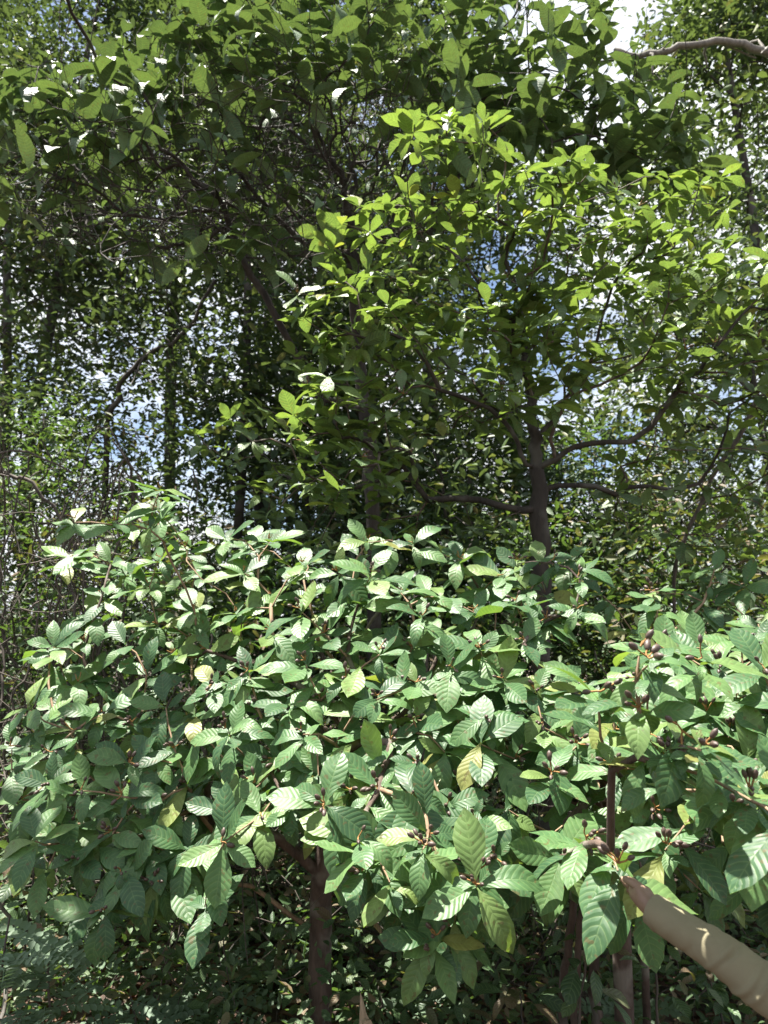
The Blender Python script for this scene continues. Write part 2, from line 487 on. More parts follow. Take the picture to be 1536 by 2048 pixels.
ALL = []     # (leaves object, thing, base, material, mesh list) gathered first: the 300 leaves that show largest become parts

def register(LV, o, base, mat, keep=300, extra=None):
    LV.arrays()
    meshes = [mesh_np('leaf', V, F, U, None, mat) for V, F, U in LV.shapes]
    ALL.append(dict(LV=LV, o=o, base=np.array(base), mat=mat, meshes=meshes, keep=keep))

def fruits_for(o, base, clusters, cap=290):
    """clusters: (centre, axis, count, scale)"""
    st = Tubes(); k = 0; ms = fruit_mesh()
    for c, axis, n, s in clusters:
        axis = norm(axis)
        for i in range(n):
            d = norm(axis * .6 + rng.normal(0, .55, 3) + np.array([0, -.35, .1]))
            ln = random.uniform(.018, .042) * s / .02
            e = c + d * ln
            st.add([c, c + d * ln * .5 + rng.normal(0, .002, 3), e], [.0022, .0018, .0022], 4)
            if k < cap:
                f = bpy.data.objects.new('fruit', ms[k % 3]); COL.objects.link(f); f.parent = o
                q = Vector(d).to_track_quat('Z', 'Y')
                sz = s * random.uniform(.85, 1.2)
                f.matrix_basis = Matrix.Translation(Vector(e + d * sz * .45 - base)) @ q.to_matrix().to_4x4() @ Matrix.Diagonal((sz * .78, sz * .78, sz * 1.15, 1))
                k += 1
    if st.n: tag(link('fruit_stalks', st.mesh('fruit_stalks', M['stalk']), o, base), kind='stuff')

def shrub_depth(u, v):
    d = interp(v, [1000, 1150, 1400, 1650, 1950], [3.15, 2.9, 2.4, 2.05, 1.8])
    d += interp(u, [0, 350, 600, 1100, 1400, 1536], [.42, .28, .05, 0, -.2, -.38])
    return d

def build_shrub(trunk_px, polys, base_r, label, seed, hand_ends=()):
    random.seed(seed)
    tr = [P(*q) for q in trunk_px]
    tr[0] = np.array([tr[0][0], tr[0][1], 0.0]); base = tr[0].copy()
    base[2] = float(ground_z(base[0], base[1])) - .03; tr[0] = base.copy()
    o = thing('fruit_shrub', base, label, 'shrub', 'fruiting shrubs with big glossy leaves')
    pts = []
    ends = []; axes = []; sizes = []; kinds = []
    for poly, spacing, dd, drp in polys:
        for (u, v) in poisson(poly, spacing):
            d = shrub_depth(u, v) + dd + random.gauss(0, .07)
            ends.append(P(u, v, d)); front = 1.0 if dd < .15 else .6
            low = interp(v, [1350, 1700], [0, 1])
            axes.append(norm(np.array([-.14, -.85 * front - .15 * low, 1.0 - .45 * low]) + rng.normal(0, .20, 3)))
            kinds.append((v, dd, drp)); sizes.append(.150)
    for (u, v, d, *sz) in hand_ends:
        ends.append(P(u, v, d)); sizes.append(sz[0] if sz else .145); axes.append(norm(np.array([0, -.4, .8]) + rng.normal(0, .2, 3))); kinds.append((v, 0, .2))
    # dense trunk polyline
    T = []
    for a, b in zip(tr[:-1], tr[1:]):
        for t in np.linspace(0, 1, 6)[:-1]: T.append(a + (b - a) * t + rng.normal(0, .006, 3))
    T.append(tr[-1])
    pos, par, tips = grow(T, ends, bf=.35, seg=.09, jitter=.018, lift=.2)
    skeleton_meshes(pos, par, .0032, base_r, len(T), o, base, M['shrub_bark'], M['shrub_twig'], .0062)
    LV = Leaves(SHRUB); cl = []
    for i, e in enumerate(ends):
        v, dd, drp = kinds[i]; ax = axes[i]
        low = interp(v, [1400, 1750], [0, 1])
        n = random.choice((4, 5, 6, 6, 7)); s = sizes[i] * random.uniform(.88, 1.12)
        rosette(LV, e, ax, s, n, drp + .24 * low, (.0, .55) if low < .5 else (-.05, .5))
        tp = tips[i]; q = pos[par[tp]]; back = norm(e - q)
        rosette(LV, e - back * random.uniform(.05, .10), ax, s * 1.05, random.choice((2, 2, 3)), drp + .35 * low + .08, (-.2, .25))
        if dd < .2 and random.random() < .85: cl.append((e + ax * .02, ax, random.choice((2, 3, 3, 4, 5, 6)), .017 * random.uniform(.85, 1.15)))
    register(LV, o, base, M['shrub_leaf'])
    cl.sort(key=lambda c: project(c[0])[2])
    fruits_for(o, base, cl)
    return o

POLY_A = [(120, 1060), (180, 1120), (270, 1060), (300, 985), (340, 985), (350, 1080), (430, 1080), (500, 1070), (580, 1090), (650, 1130), (735, 1060), (800, 1060), (890, 1080), (960, 1100), (1010, 1130),
          (1000, 1300), (960, 1500), (930, 1560), (860, 1640), (760, 1620), (690, 1600), (620, 1650), (540, 1650), (480, 1610), (440, 1720), (400, 1850), (330, 1760), (210, 1830), (140, 1760), (20, 1730), (0, 1500), (90, 1330), (150, 1200)]
POLY_B = [(1010, 1130), (1060, 1110), (1120, 1110), (1190, 1150), (1160, 1230), (1060, 1260), (1070, 1340), (1220, 1370), (1310, 1290), (1420, 1290), (1540, 1290), (1640, 1300), (1640, 1640), (1536, 1640), (1400, 1610), (1330, 1640), (1200, 1560), (1120, 1560), (1020, 1560), (960, 1500), (1000, 1300)]
SPRAY = [(700, 1560), (860, 1600), (960, 1640), (1000, 1740), (960, 1790), (900, 1880), (850, 1900), (800, 1790), (730, 1740), (690, 1680)]
SHADE_B = [(1000, 1600), (1200, 1620), (1330, 1680), (1536, 1660), (1620, 1800), (1400, 1790), (1250, 1800), (1060, 1760)]
BACK_R = [(1180, 1170), (1300, 1170), (1460, 1120), (1536, 1130), (1536, 1250), (1340, 1270), (1220, 1260)]

# leaf clusters added sunward of the reaching arm to dapple its sleeve with shade
random.seed(17)
SHADERS = []
for _ in range(7):
    a = P(1299, 1815, 1.43); b = P(1600, 2003, 1.22)
    q = a + (b - a) * random.uniform(.12, .95) + np.array(to_sun) * random.uniform(.3, .62) + rng.normal(0, .02, 3)
    u_, v_, d_ = project(q)
    SHADERS.append((u_, v_, d_, .105))
build_shrub([(640, 2060, 2.75), (645, 1800, 2.78), (660, 1560, 2.78), (690, 1430, 2.75)],
            [(POLY_A, 71, 0, .03), (POLY_A, 105, .24, .12), (POLY_A, 130, .5, .2), (SPRAY, 74, -.05, .08)], .043,
            'wide fruiting shrub on one thick brown trunk in the middle foreground', 21,
            hand_ends=[(870, 1880, 1.8, .125), (905, 1800, 1.82, .125), (955, 1755, 1.82, .125), (780, 1765, 1.82, .125), (720, 1690, 1.85, .125), (845, 1700, 1.8, .125), (318, 985, 2.9), (230, 1050, 2.85), (150, 1045, 2.85), (300, 1060, 2.85)])
build_shrub([(1245, 2060, 2.45), (1240, 1850, 2.45), (1225, 1650, 2.45), (1210, 1520, 2.4)],
            [(POLY_B, 71, 0, .03), (POLY_B, 105, .24, .12), (POLY_B, 130, .48, .2), (SHADE_B, 90, .2, .5), (BACK_R, 85, .55, .2)], .032,
            'fruiting shrub on several slim stems above the reaching arm', 33,
            hand_ends=[(1305, 1190, 2.75), (1320, 1300, 1.95), (1400, 1330, 1.85), (1236, 1742, 1.53), (1170, 1690, 1.8), (1120, 1720, 1.95), (1330, 1700, 1.75), (1500, 1600, 1.34), (1560, 1640, 1.25)] + SHADERS)

# ------------------------------------------------------------------ fruiting tree behind the shrubs
def build_mid_tree():
    random.seed(5)
    tr = [P(1090, 1500, 3.9), P(1082, 1200, 3.9), P(1076, 980, 3.9), P(1068, 880, 3.92), P(1055, 760, 3.95), P(1045, 640, 4.0), P(1010, 520, 4.05)]
    base = tr[0].copy(); base[2] = float(ground_z(base[0], base[1])) - .03; tr[0] = base.copy()
    o = thing('fruit_tree', base, 'sunlit fruiting tree with forked dark trunk rising behind the shrubs', 'tree')
    T = []
    for a, b in zip(tr[:-1], tr[1:]):
        for t in np.linspace(0, 1, 7)[:-1]: T.append(a + (b - a) * t + rng.normal(0, .008, 3))
    T.append(tr[-1])
    zones = [([(820, 250), (880, 215), (975, 220), (985, 290), (900, 310), (830, 300)], 44, 3.75),
             ([(640, 440), (700, 410), (790, 400), (880, 370), (960, 370), (1010, 310), (1150, 310), (1170, 420), (1020, 460), (900, 500), (760, 500), (650, 500)], 46, 3.8),
             ([(1160, 330), (1300, 345), (1440, 350), (1470, 430), (1300, 480), (1180, 450)], 48, 3.9),
             ([(590, 580), (650, 540), (780, 540), (900, 530), (1050, 540), (1150, 600), (1120, 690), (1000, 710), (900, 690), (760, 690), (640, 680), (580, 630)], 46, 3.65),
             ([(1020, 460), (1180, 460), (1330, 490), (1330, 600), (1200, 620), (1050, 560)], 52, 3.9),
             ([(1330, 500), (1420, 470), (1536, 520), (1680, 500), (1680, 900), (1536, 860), (1380, 800), (1290, 760), (1330, 620)], 52, 3.6),
             ([(1150, 640), (1300, 640), (1400, 800), (1330, 850), (1200, 760)], 60, 3.9),
             ([(560, 800), (640, 760), (740, 850), (750, 930), (700, 990), (610, 980), (590, 900)], 52, 3.45),
             ([(970, 590), (1150, 600), (1190, 790), (1120, 850), (1000, 840)], 48, 3.55), ([(620, 690), (800, 690), (840, 900), (760, 1000), (660, 1000)], 58, 3.6),
             ([(590, 700), (800, 700), (980, 760), (1000, 860), (850, 900), (720, 860), (600, 780)], 60, 4.1),
             ([(380, 850), (560, 800), (600, 930), (560, 1060), (450, 960)], 66, 4.0),
             ([(1270, 880), (1536, 900), (1660, 1000), (1536, 1100), (1250, 1090), (1200, 1000)], 70, 4.0),
             ([(600, 960), (900, 960), (1000, 1060), (800, 1080), (620, 1100)], 75, 3.9)]
    ends, axes = [], []
    for poly, s, d0 in zones:
        for layer in (0, .45):
            for (u, v) in poisson(poly, s * (1.08 + layer * 1.2), 3000):
                d = d0 + layer + random.gauss(0, .1)
                ends.append(P(u, v, d)); axes.append(norm(np.array([0, -.15, 1.0]) + rng.normal(0, .3, 3)))
    # the long right-hand limb that arches over
    limb = [P(1085, 960, 3.9), P(1110, 920, 3.85), P(1150, 893, 3.8), P(1215, 884, 3.75), P(1290, 890, 3.7), P(1400, 900, 3.65), P(1536, 905, 3.6)]
    k0 = min(range(len(T)), key=lambda i: np.linalg.norm(T[i] - limb[0]))
    limb += [P(1052, 930, 3.86), P(1036, 885, 3.83), P(1010, 845, 3.8), P(950, 805, 3.75), P(880, 780, 3.7), P(1100, 880, 3.8), P(1130, 810, 3.75), P(1200, 770, 3.7)]
    pos, par, tips = grow(T, limb[1:] + ends, bf=.28, seg=.1, jitter=.02, lift=.15)
    nl = len(limb) - 1
    skeleton_meshes(pos, par, .003, .050, len(T), o, base, M['tree_bark'], M['shrub_bark'], .0065, maxbranch=90)
    LV = Leaves(SHRUB); cl = []
    for i, e in enumerate(ends):
        ax = axes[i]; n = random.choice((5, 6, 6, 7)); s = .145 * random.uniform(.8, 1.12)
        rosette(LV, e, ax, s, n, .12, (-.05, .7))
        q = pos[par[tips[i + nl]]]; back = norm(e - q)
        rosette(LV, e - back * random.uniform(.05, .12), ax, s, random.choice((2, 3)), .3, (-.25, .25))
        if random.random() < .2: cl.append((e, ax, random.choice((2, 3, 4)), .017))
    register(LV, o, base, M['tree_leaf'])
    fruits_for(o, base, cl, 150)
build_mid_tree()

# ------------------------------------------------------------------ spreading canopy tree with long drooping leaves
ARCH = [leaf_shape(.36, 1.5, .35, .012, 0, .42, .85, seed=11), leaf_shape(.33, 1.9, .30, .02, .2, .40, .85, seed=12), leaf_shape(.38, 1.1, .40, .012, -.25, .42, .8, seed=13),
        leaf_shape(.34, 2.2, .22, .02, .3, .4, .9, seed=14), leaf_shape(.36, .8, .3, .02, -.15, .42, .85, seed=15)]

def build_canopy():
    random.seed(9)
    tr = [P(760, 1500, 5.2), P(745, 1000, 5.3), P(720, 700, 5.4), P(700, 450, 5.4), P(680, 345, 5.3), P(620, 250, 5.2)]
    base = tr[0].copy(); base[2] = float(ground_z(base[0], base[1])) - .03; tr[0] = base.copy()
    o = thing('canopy_tree', base, 'spreading tree with long drooping leaves and a tangle of dark branches above', 'tree')
    T = []
    for a, b in zip(tr[:-1], tr[1:]):
        for t in np.linspace(0, 1, 8)[:-1]: T.append(a + (b - a) * t + rng.normal(0, .012, 3))
    T.append(tr[-1])
    band = [(-60, 130), (60, 120), (150, 110), (230, 70), (320, 20), (420, -40), (1200, -40), (1230, 60), (1290, 110), (1380, 190), (1400, 300), (1300, 330), (1150, 290), (1000, 240), (900, 200), (780, 120), (650, 90), (520, 130), (420, 150), (330, 220), (230, 250), (100, 230), (-60, 250)]
    low_r = [(950, 150), (1150, 180), (1380, 220), (1390, 330), (1250, 340), (1080, 290)]
    left = [(-80, 230), (60, 230), (200, 260), (260, 330), (120, 330), (-80, 330)]
    above = [(250, -40), (1250, -40), (1300, -260), (200, -260)]  # crown past the top of view, unseen, put in to cast shade
    ends, axes, kind = [], [], []
    def put(poly, s, d0, sd, dens=1):
        for (u, v) in poisson(poly, s, 5000):
            ends.append(P(u, v, d0 + random.gauss(0, sd))); axes.append(norm(np.array([0, -.1, 1.0]) + rng.normal(0, .22, 3))); kind.append(1)
    put(band, 54, 5.0, .22); put(band, 90, 5.6, .3); put(low_r, 62, 4.9, .2); put(left, 85, 4.9, .2); put(above, 170, 6.2, .4)
    for _ in range(30):      # unseen crown overhang, added to shade the fruiting shrub's left end
        ends.append(np.array([random.uniform(-2.95, -1.9), random.uniform(2.3, 3.1), random.uniform(5.0, 5.7)])); axes.append(norm(np.array([0, 0, 1.0]) + rng.normal(0, .25, 3))); kind.append(1)
    dark = [(120, 260), (400, 180), (620, 120), (820, 160), (980, 260), (960, 420), (820, 480), (640, 520), (300, 520), (60, 480), (0, 320)]
    for (s, d0) in ((23, 5.3), (24, 5.9), (27, 4.9)):
        for (u, v) in poisson(dark, s, 6000):
            ends.append(P(u, v, d0 + random.gauss(0, .3))); axes.append(norm(np.array([0, 0, 1.0]) + rng.normal(0, .4, 3))); kind.append(2 if random.random() < .12 else 0)
    limbs = [P(760, 300, 5.0), P(830, 300, 4.9), P(900, 280, 4.8), P(1010, 250, 4.7), P(600, 335, 5.1), P(500, 300, 5.0), P(420, 310, 4.9), P(300, 330, 4.9), P(170, 300, 4.8), P(560, 180, 4.8), P(640, 800, 5.3), P(600, 725, 5.3), P(560, 650, 5.2), P(530, 590, 5.2), P(500, 480, 5.1), P(440, 400, 5.0)]
    pos, par, tips = grow(T, limbs + ends, bf=.25, seg=.13, jitter=.018, lift=.1)
    nl = len(limbs)
    skeleton_meshes(pos, par, .0034, .05, len(T), o, base, M['tree_bark'], M['tree_bark'], .011, maxbranch=110)
    tw = Tubes(); cand = [i for i in range(len(pos)) if i > len(T) and project(pos[i])[1] < 620]
    for _ in range(1500):
        a = pos[random.choice(cand)]; d = norm(rng.normal(0, 1, 3) + np.array([0, 0, .25])); L = random.uniform(.2, .6)
        tw.add(curve_pts([a, a + d * L * .5 + rng.normal(0, .03, 3), a + d * L], 5, .008), np.linspace(.0035, .0014, 5), 4)
    tag(link('twigs', tw.mesh('twigs', M['tree_bark']), o, base), kind='stuff')
    LV = Leaves(ARCH)
    for i, e in enumerate(ends):
        if not kind[i]: continue
        ax = axes[i]; s = .30 * random.uniform(.7, 1.15)
        for lev, n in ((0, 2), (-.06, 2), (-.14, 2), (-.24, 2)) if kind[i] == 1 else ((0, 2), (-.08, 2)):
            rosette(LV, e + ax * lev, ax, s * (1 if lev < -.01 else .7), n, .15, (.0, .75))
    register(LV, o, base, M['canopy_leaf'])
build_canopy()

# ---- the 300 leaves of each plant that show largest become parts of their own; the rest is one mass
def split_leaves():
    VV, FF = [], []; off = 0
    for A in ALL:
        LV = A['LV']
        D = np.array([[0, .05, 0], [.2, .55, .03], [0, .98, -.2], [-.2, .55, .03]])
        W = np.einsum('nij,vj->nvi', LV.rot, D) * LV.s[:, None, None] + LV.p[:, None]
        n = len(LV.p); VV.append(W.reshape(-1, 3)); FF.append(np.arange(n)[:, None] * 4 + np.arange(4)[None] + off); off += 4 * n
    V = np.concatenate(VV); F = np.concatenate(FF)
    bvh = BVHTree.FromPolygons([tuple(v) for v in V], [tuple(int(i) for i in f) for f in F])
    start = 0; C = Vector(CAM)
    for A in ALL:
        LV = A['LV']; n = len(LV.p); score = np.zeros(n)
        for i in range(n):
            W = V[4 * (start + i):4 * (start + i) + 4]
            u, v, d = project(W)
            if (d < .3).any() or u.max() < 0 or u.min() > 1536 or v.max() < 0 or v.min() > 2048: continue
            area = .5 * abs((u[2] - u[0]) * (v[3] - v[1]) - (u[3] - u[1]) * (v[2] - v[0]))
            hit = 0
            c = W.mean(0)
            for q in (c, c * .5 + W[0] * .5, c * .5 + W[2] * .5, c * .5 + W[1] * .5, c * .5 + W[3] * .5):
                uu, vv, dd = project(q)
                if not (0 <= uu <= 1536 and 0 <= vv <= 2048): continue
                dv = Vector(q) - C; L = dv.length
                r = bvh.ray_cast(C, dv / L, L - .004)
                if r[0] is None or r[2] == start + i: hit += 1
            score[i] = area * hit
        order = np.argsort(-score)
        keep = [int(i) for i in order[:A['keep']] if score[i] > 0]
        ks = set(keep); rest = np.array([i for i in range(n) if i not in ks])
        b = A['base']
        for i in keep:
            o = bpy.data.objects.new('leaf', A['meshes'][LV.k[i]]); COL.objects.link(o); o.parent = A['o']
            m = np.eye(4); m[:3, :3] = LV.rot[i] * LV.s[i]; m[:3, 3] = LV.p[i] - b
            o.matrix_basis = Matrix(m.tolist())
        if len(rest): tag(link('foliage', LV.joined(rest, 'foliage', A['mat']), A['o'], b), kind='stuff')
        start += n
split_leaves()

# ------------------------------------------------------------------ forest behind: small-leaved trees
SMALL = None
def small_shape(w=.5, fold=.2):
    V = np.array([[0, 0, 0], [-w * .42, .28, fold * .4], [-w * .38, .68, fold * .3], [0, 1, -.06], [w * .38, .68, fold * .3], [w * .42, .28, fold * .4]])
    F = np.array([[0, 3, 2, 1], [0, 5, 4, 3]])
    U = np.array([[.5, 0], [0, .3], [0, .7], [.5, 1], [1, .7], [1, .3]])
    return V, F, U

def leaf_cloud(centres, spread, per, size, hang=.3, w=.5):
    """leaves spread round twig ends; returns V, F, UV, tint"""
    V, F, U = small_shape(w)
    n = len(centres) * per
    c = np.repeat(centres, per, 0) + rng.normal(0, 1, (n, 3)) * spread
    d = rng.normal(0, 1, (n, 3)); d[:, 2] = d[:, 2] * .5 - hang
    up = rng.normal(0, .55, (n, 3)); up[:, 2] += 1
    rot = frame(d, up); s = size * rng.uniform(.6, 1.25, n)
    W = np.einsum('nij,vj->nvi', rot, V) * s[:, None, None] + c[:, None]
    FF = (F[None] + (np.arange(n) * len(V))[:, None, None]).reshape(-1, 4)
    return W.reshape(-1, 3), FF, np.tile(U, (n, 1)), np.repeat(np.repeat(rng.random(len(centres)), per) * .72 + rng.random(n) * .27, len(V))

def make_forest_tree(seed, h, crown_r, z0, nends, per, leaf, base_r, lean=0.):
    random.seed(seed)
    base = np.zeros(3)
    T = [np.array([lean * (z / h) ** 2 + .12 * math.sin(z * .9 + seed), .12 * math.cos(z * .7 + seed), z]) for z in np.linspace(-.1, h * .9, 22)]
    ends = []
    while len(ends) < nends:
        z = random.uniform(z0, h); t = (z - z0) / (h - z0)
        rr = crown_r * (math.sin(math.pi * min(1, .18 + .82 * t) ** .8) ** .6) * math.sqrt(random.uniform(.08, 1))
        a = random.uniform(0, 6.283)
        ends.append(np.array([lean * (z / h) ** 2 + rr * math.cos(a), rr * math.sin(a), z]))
    o = thing('forest_tree', base, 'tree', 'tree', 'small-leaved trees of the forest behind')
    pos, par, tips = grow(T, ends, bf=.3, seg=.35, jitter=.05, lift=.2)
    skeleton_meshes(pos, par, .006, base_r, len(T), o, base, M['forest_bark'], M['forest_bark'], .03, maxbranch=16)
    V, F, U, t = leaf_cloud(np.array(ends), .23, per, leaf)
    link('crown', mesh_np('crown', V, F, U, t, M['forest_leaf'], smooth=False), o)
    return o

def dup(root, loc, rz, sc, label, group=None):
    r = root.copy(); COL.objects.link(r); r.location = loc; r.rotation_euler = (0, 0, rz); r.scale = (sc, sc, sc); r['label'] = label
    if group: r['group'] = group
    for ch in list(root.children):
        c = ch.copy(); COL.objects.link(c); c.parent = r
    return r

def ground_at(u, d, v=1400):
    p = P(u, v, d); return (p[0], p[1], float(ground_z(p[0], p[1])))

protos = [make_forest_tree(1, 11.0, 2.6, 4.8, 190, 66, .12, .085), make_forest_tree(2, 12.5, 2.2, 5.6, 180, 66, .11, .075, .6),
          make_forest_tree(3, 4.8, 2.2, .5, 190, 62, .10, .07), make_forest_tree(4, 9.5, 2.0, 4.4, 170, 66, .12, .065, -.5)]
spots = [  # proto, u, depth, turn, scale, label
    (0, 520, 9.0, 0, 1.0, 'backlit small-leaved tree behind the dark branch tangle of the canopy tree'),
    (1, 20, 9.5, 1.1, 1.0, 'tall small-leaved tree at the left edge under the top corner of sky'),
    (2, 760, 8.0, 2.0, 1.2, 'shorter leafy tree standing behind the canopy tree trunk'),
    (3, 1620, 8.5, .4, 1.05, 'sunlit small-leaved tree along the right edge behind the fruiting tree'),
    (1, 880, 10.5, 2.2, 1.05, 'tall slim tree behind the sunlit top of the fruiting tree'),
    (0, 1040, 12.0, 3.3, 1.0, 'small-leaved tree seen through the fork of the fruiting tree'),
    (3, 300, 11.5, 4.0, 1.45, 'small-leaved tree above the sky gap on the left'),
    (2, 20, 7.2, 5.0, .85, 'low bushy tree below the sky gap at the left edge'),
    (2, 1330, 9.5, 1.7, .7, 'low bushy tree behind the arching right limb of the fruiting tree'),
    (0, 1790, 11.5, 2.7, 1.2, 'large small-leaved tree partly outside the right edge'),
    (0, -200, 11.0, 5.1, 1.15, 'large small-leaved tree partly outside the left edge'),
    (1, 660, 13.5, .6, 1.15, 'distant tall tree glittering through the branch tangle'),
    (2, 590, 7.6, 3.6, .95, 'bushy tree filling the space right of the left sky gap'),
    (2, 960, 8.5, .9, .9, 'low bushy tree in the shade behind the fruit tree trunk'),
    (3, -60, 8.3, 5.2, .95, 'leafy tree hanging over the left sky gap'),
    (3, 480, 7.4, 1.2, .8, 'leafy tree below the branch tangle right of the sky gap'),
    (2, 1560, 7.0, 2.9, 1.1, 'bushy tree low at the right edge behind the liana'),
]
for i, u in enumerate((-350, -100, 150, 390, 600, 820, 1020, 1220, 1430, 1640, 1900)):
    spots.append((2, u, 12.5 + 1.8 * (i % 2), 1.3 * i, (.5 if i in (1, 2, 3, 7) else .95) + .05 * (i % 3), 'far low bushy tree closing the view behind the trunks'))
used = set()
for k, u, d, rz, s, lab in spots:
    g = ground_at(u, d)
    if k in used: dup(protos[k], g, rz, s, lab)
    else:
        used.add(k); r = protos[k]; r.location = g; r.rotation_euler = (0, 0, rz); r.scale = (s, s, s); r['label'] = lab

# ---- understorey shrubs with small leaves
def make_bush(seed, h, rad, nends, per, leaf, w=.45):
    random.seed(seed)
    T = [np.array([.05 * math.sin(z * 3 + seed), .05 * math.cos(z * 2), z]) for z in np.linspace(-.05, h * .5, 10)]
    ends = []
    while len(ends) < nends:
        q = rng.normal(0, 1, 3); q = norm(q) * random.uniform(.2, 1) ** .5
        z = h * .52 + q[2] * h * .5
        if z < .1: continue
        ends.append(np.array([q[0] * rad, q[1] * rad, z]))
    o = thing('understorey_shrub', np.zeros(3), 'shrub', 'shrub', 'shaded shrubs of the forest understorey')
    pos, par, tips = grow(T, ends, bf=.3, seg=.15, jitter=.04, lift=.2)
    skeleton_meshes(pos, par, .003, .03, len(T), o, np.zeros(3), M['vine_bark'], M['vine_bark'], .009, names=('stem', 'branch', 'twigs'), maxbranch=12)
    V, F, U, t = leaf_cloud(np.array(ends), .13, per, leaf, w=w)
    link('crown', mesh_np('crown', V, F, U, t, M['dark_leaf'], smooth=False), o)
    return o
bush = [make_bush(11, 2.6, 1.0, 120, 34, .085), make_bush(12, 1.7, .9, 100, 34, .06), make_bush(13, 3.4, 1.1, 130, 34, .075, .35)]
bspots = [
    (2, -60, 5.2, 0, 1, 'tall twiggy shrub at the left edge behind the fruiting shrub'), (0, 240, 5.6, 1, 1, 'dense shaded shrub behind the left end of the fruiting shrub'),
    (0, 560, 6.0, 2, 1.0, 'shaded shrub right behind the thick brown trunk'), (1, 820, 5.6, .5, 1.1, 'low shaded shrub between the trunk and the hanging spray'),
    (0, 1000, 6.2, 3, 1.1, 'shaded shrub behind the fruiting tree trunk'), (2, 1280, 6.4, 4, 1.0, 'tall shaded shrub behind the slim right stems'),
    (0, 1500, 5.6, 5, 1.1, 'shaded shrub at the right edge above the sleeve'), (1, 330, 4.5, 2.4, .8, 'low dark shrub left of the brown trunk'),
    (1, 1120, 4.6, 3.4, .8, 'low dark shrub between the slim stems'), (1, 30, 4.3, 4.4, .8, 'low dark shrub beside the feathery fronds'),
    (2, 720, 7.0, 2.2, 1.0, 'tall thin shrub in the gap behind the canopy tree trunk'), (2, 130, 7.0, 1.2, 1.1, 'tall thin shrub behind the left thicket'),
    (1, 1450, 4.2, .7, .8, 'low dark shrub behind the sleeve'), (1, 600, 4.4, 5.4, .75, 'low dark shrub at the foot of the brown trunk'),
]
used = set()
for k, u, d, rz, s, lab in bspots:
    g = ground_at(u, d, 1500)
    if k in used: dup(bush[k], g, rz, s, lab)
    else:
        used.add(k); r = bush[k]; r.location = g; r.rotation_euler = (0, 0, rz); r.scale = (s, s, s); r['label'] = lab

# ------------------------------------------------------------------ lianas and bare stems
def build_liana(ctrl, r, label, group=None, name='liana', mat='vine_bark', side=5, leaves=0, cat='vine'):
    pts = curve_pts(ctrl, 26)
    t = Tubes(); t.add(pts, np.linspace(r, r * .55, len(pts)), 7)
    for _ in range(side):
        i = random.randrange(4, len(pts) - 3); L = random.uniform(.15, .5)
        d = norm(rng.normal(0, 1, 3) + np.array([0, 0, -.2])); q = [pts[i], pts[i] + d * L * .5 + rng.normal(0, .03, 3), pts[i] + d * L + np.array([0, 0, -.25 * L])]
        t.add(curve_pts(q, 7, .006), np.linspace(r * .4, r * .15, 7), 4)
    o = link(name, t.mesh(name, M[mat]))
    tag(o, label, cat, group)
    return o

random.seed(71)
for i in range(26):
    u = random.uniform(-60, 250); d = random.uniform(3.7, 5.2); v0 = random.uniform(850, 1050)
    c = []; du = random.uniform(-120, 120)
    g = P(u + du * .2, 1750, d); g[2] = float(ground_z(g[0], g[1])) - .02
    c.append(g)
    for k in range(1, 5):
        t = k / 4; c.append(P(u + du * t + random.gauss(0, 28), 1650 + (v0 - 1650) * t, d + random.gauss(0, .12)))
    if random.random() < .5: c.append(c[-1] + np.array([random.uniform(-.5, .5), 0, -random.uniform(.1, .5)]))
    build_liana(c, random.uniform(.005, .012), 'thin bare liana stem in the tangle left of the fruiting shrub', 'liana stems of the left thicket')
for i in range(14):
    u = random.choice((random.uniform(250, 620), random.uniform(700, 1000), random.uniform(1050, 1500))); d = random.uniform(3.3, 4.6)
    g = P(u, 1900, d); g[2] = float(ground_z(g[0], g[1])) - .02
    c = [g, g + np.array([random.gauss(0, .06), 0, .4]), g + np.array([random.gauss(0, .12), 0, .9]), g + np.array([random.gauss(0, .25), random.gauss(0, .1), 1.6])]
    build_liana(c, random.uniform(.006, .013), 'slim upright bare stem in the dark undergrowth beneath the shrubs', 'upright stems beneath the shrubs', name='bare_stem', side=3, cat='stem')
g0 = P(225, 1350, 7.2); g0[2] = float(ground_z(g0[0], g0[1]))
build_liana([g0, P(218, 1000, 7.2), P(214, 850, 7.2), P(235, 800, 7.2), P(246, 760, 7.2), P(290, 715, 7.2), P(340, 690, 7.2), P(390, 640, 7.2), P(430, 560, 7.2)], .034, 'slender crooked trunk standing in front of the left sky gap', name='slender_tree', mat='forest_bark', side=9, cat='tree')
build_liana([P(-120, 880, 5), P(0, 940, 5), P(60, 965, 5), P(110, 1020, 5), P(160, 1120, 5), P(190, 1260, 5.1), P(200, 1500, 5.2)], .015, 'thick dark liana curving down from the left edge', side=6)
build_liana([P(1760, 60, 7.5), P(1640, 140, 7.5), P(1536, 108, 7.5), P(1460, 84, 7.5), P(1380, 90, 7.5), P(1300, 110, 7.6), P(1230, 100, 7.7)], .05, 'pale thick liana trunk arching across the top right corner', mat='dry_stick', side=6)
build_liana([P(1700, 700, 4.6), P(1536, 780, 4.7), P(1400, 1010, 4.8), P(1350, 1150, 4.8), P(1330, 1500, 4.9)], .018, 'dark liana hanging below the right end of the fruiting tree', side=6)

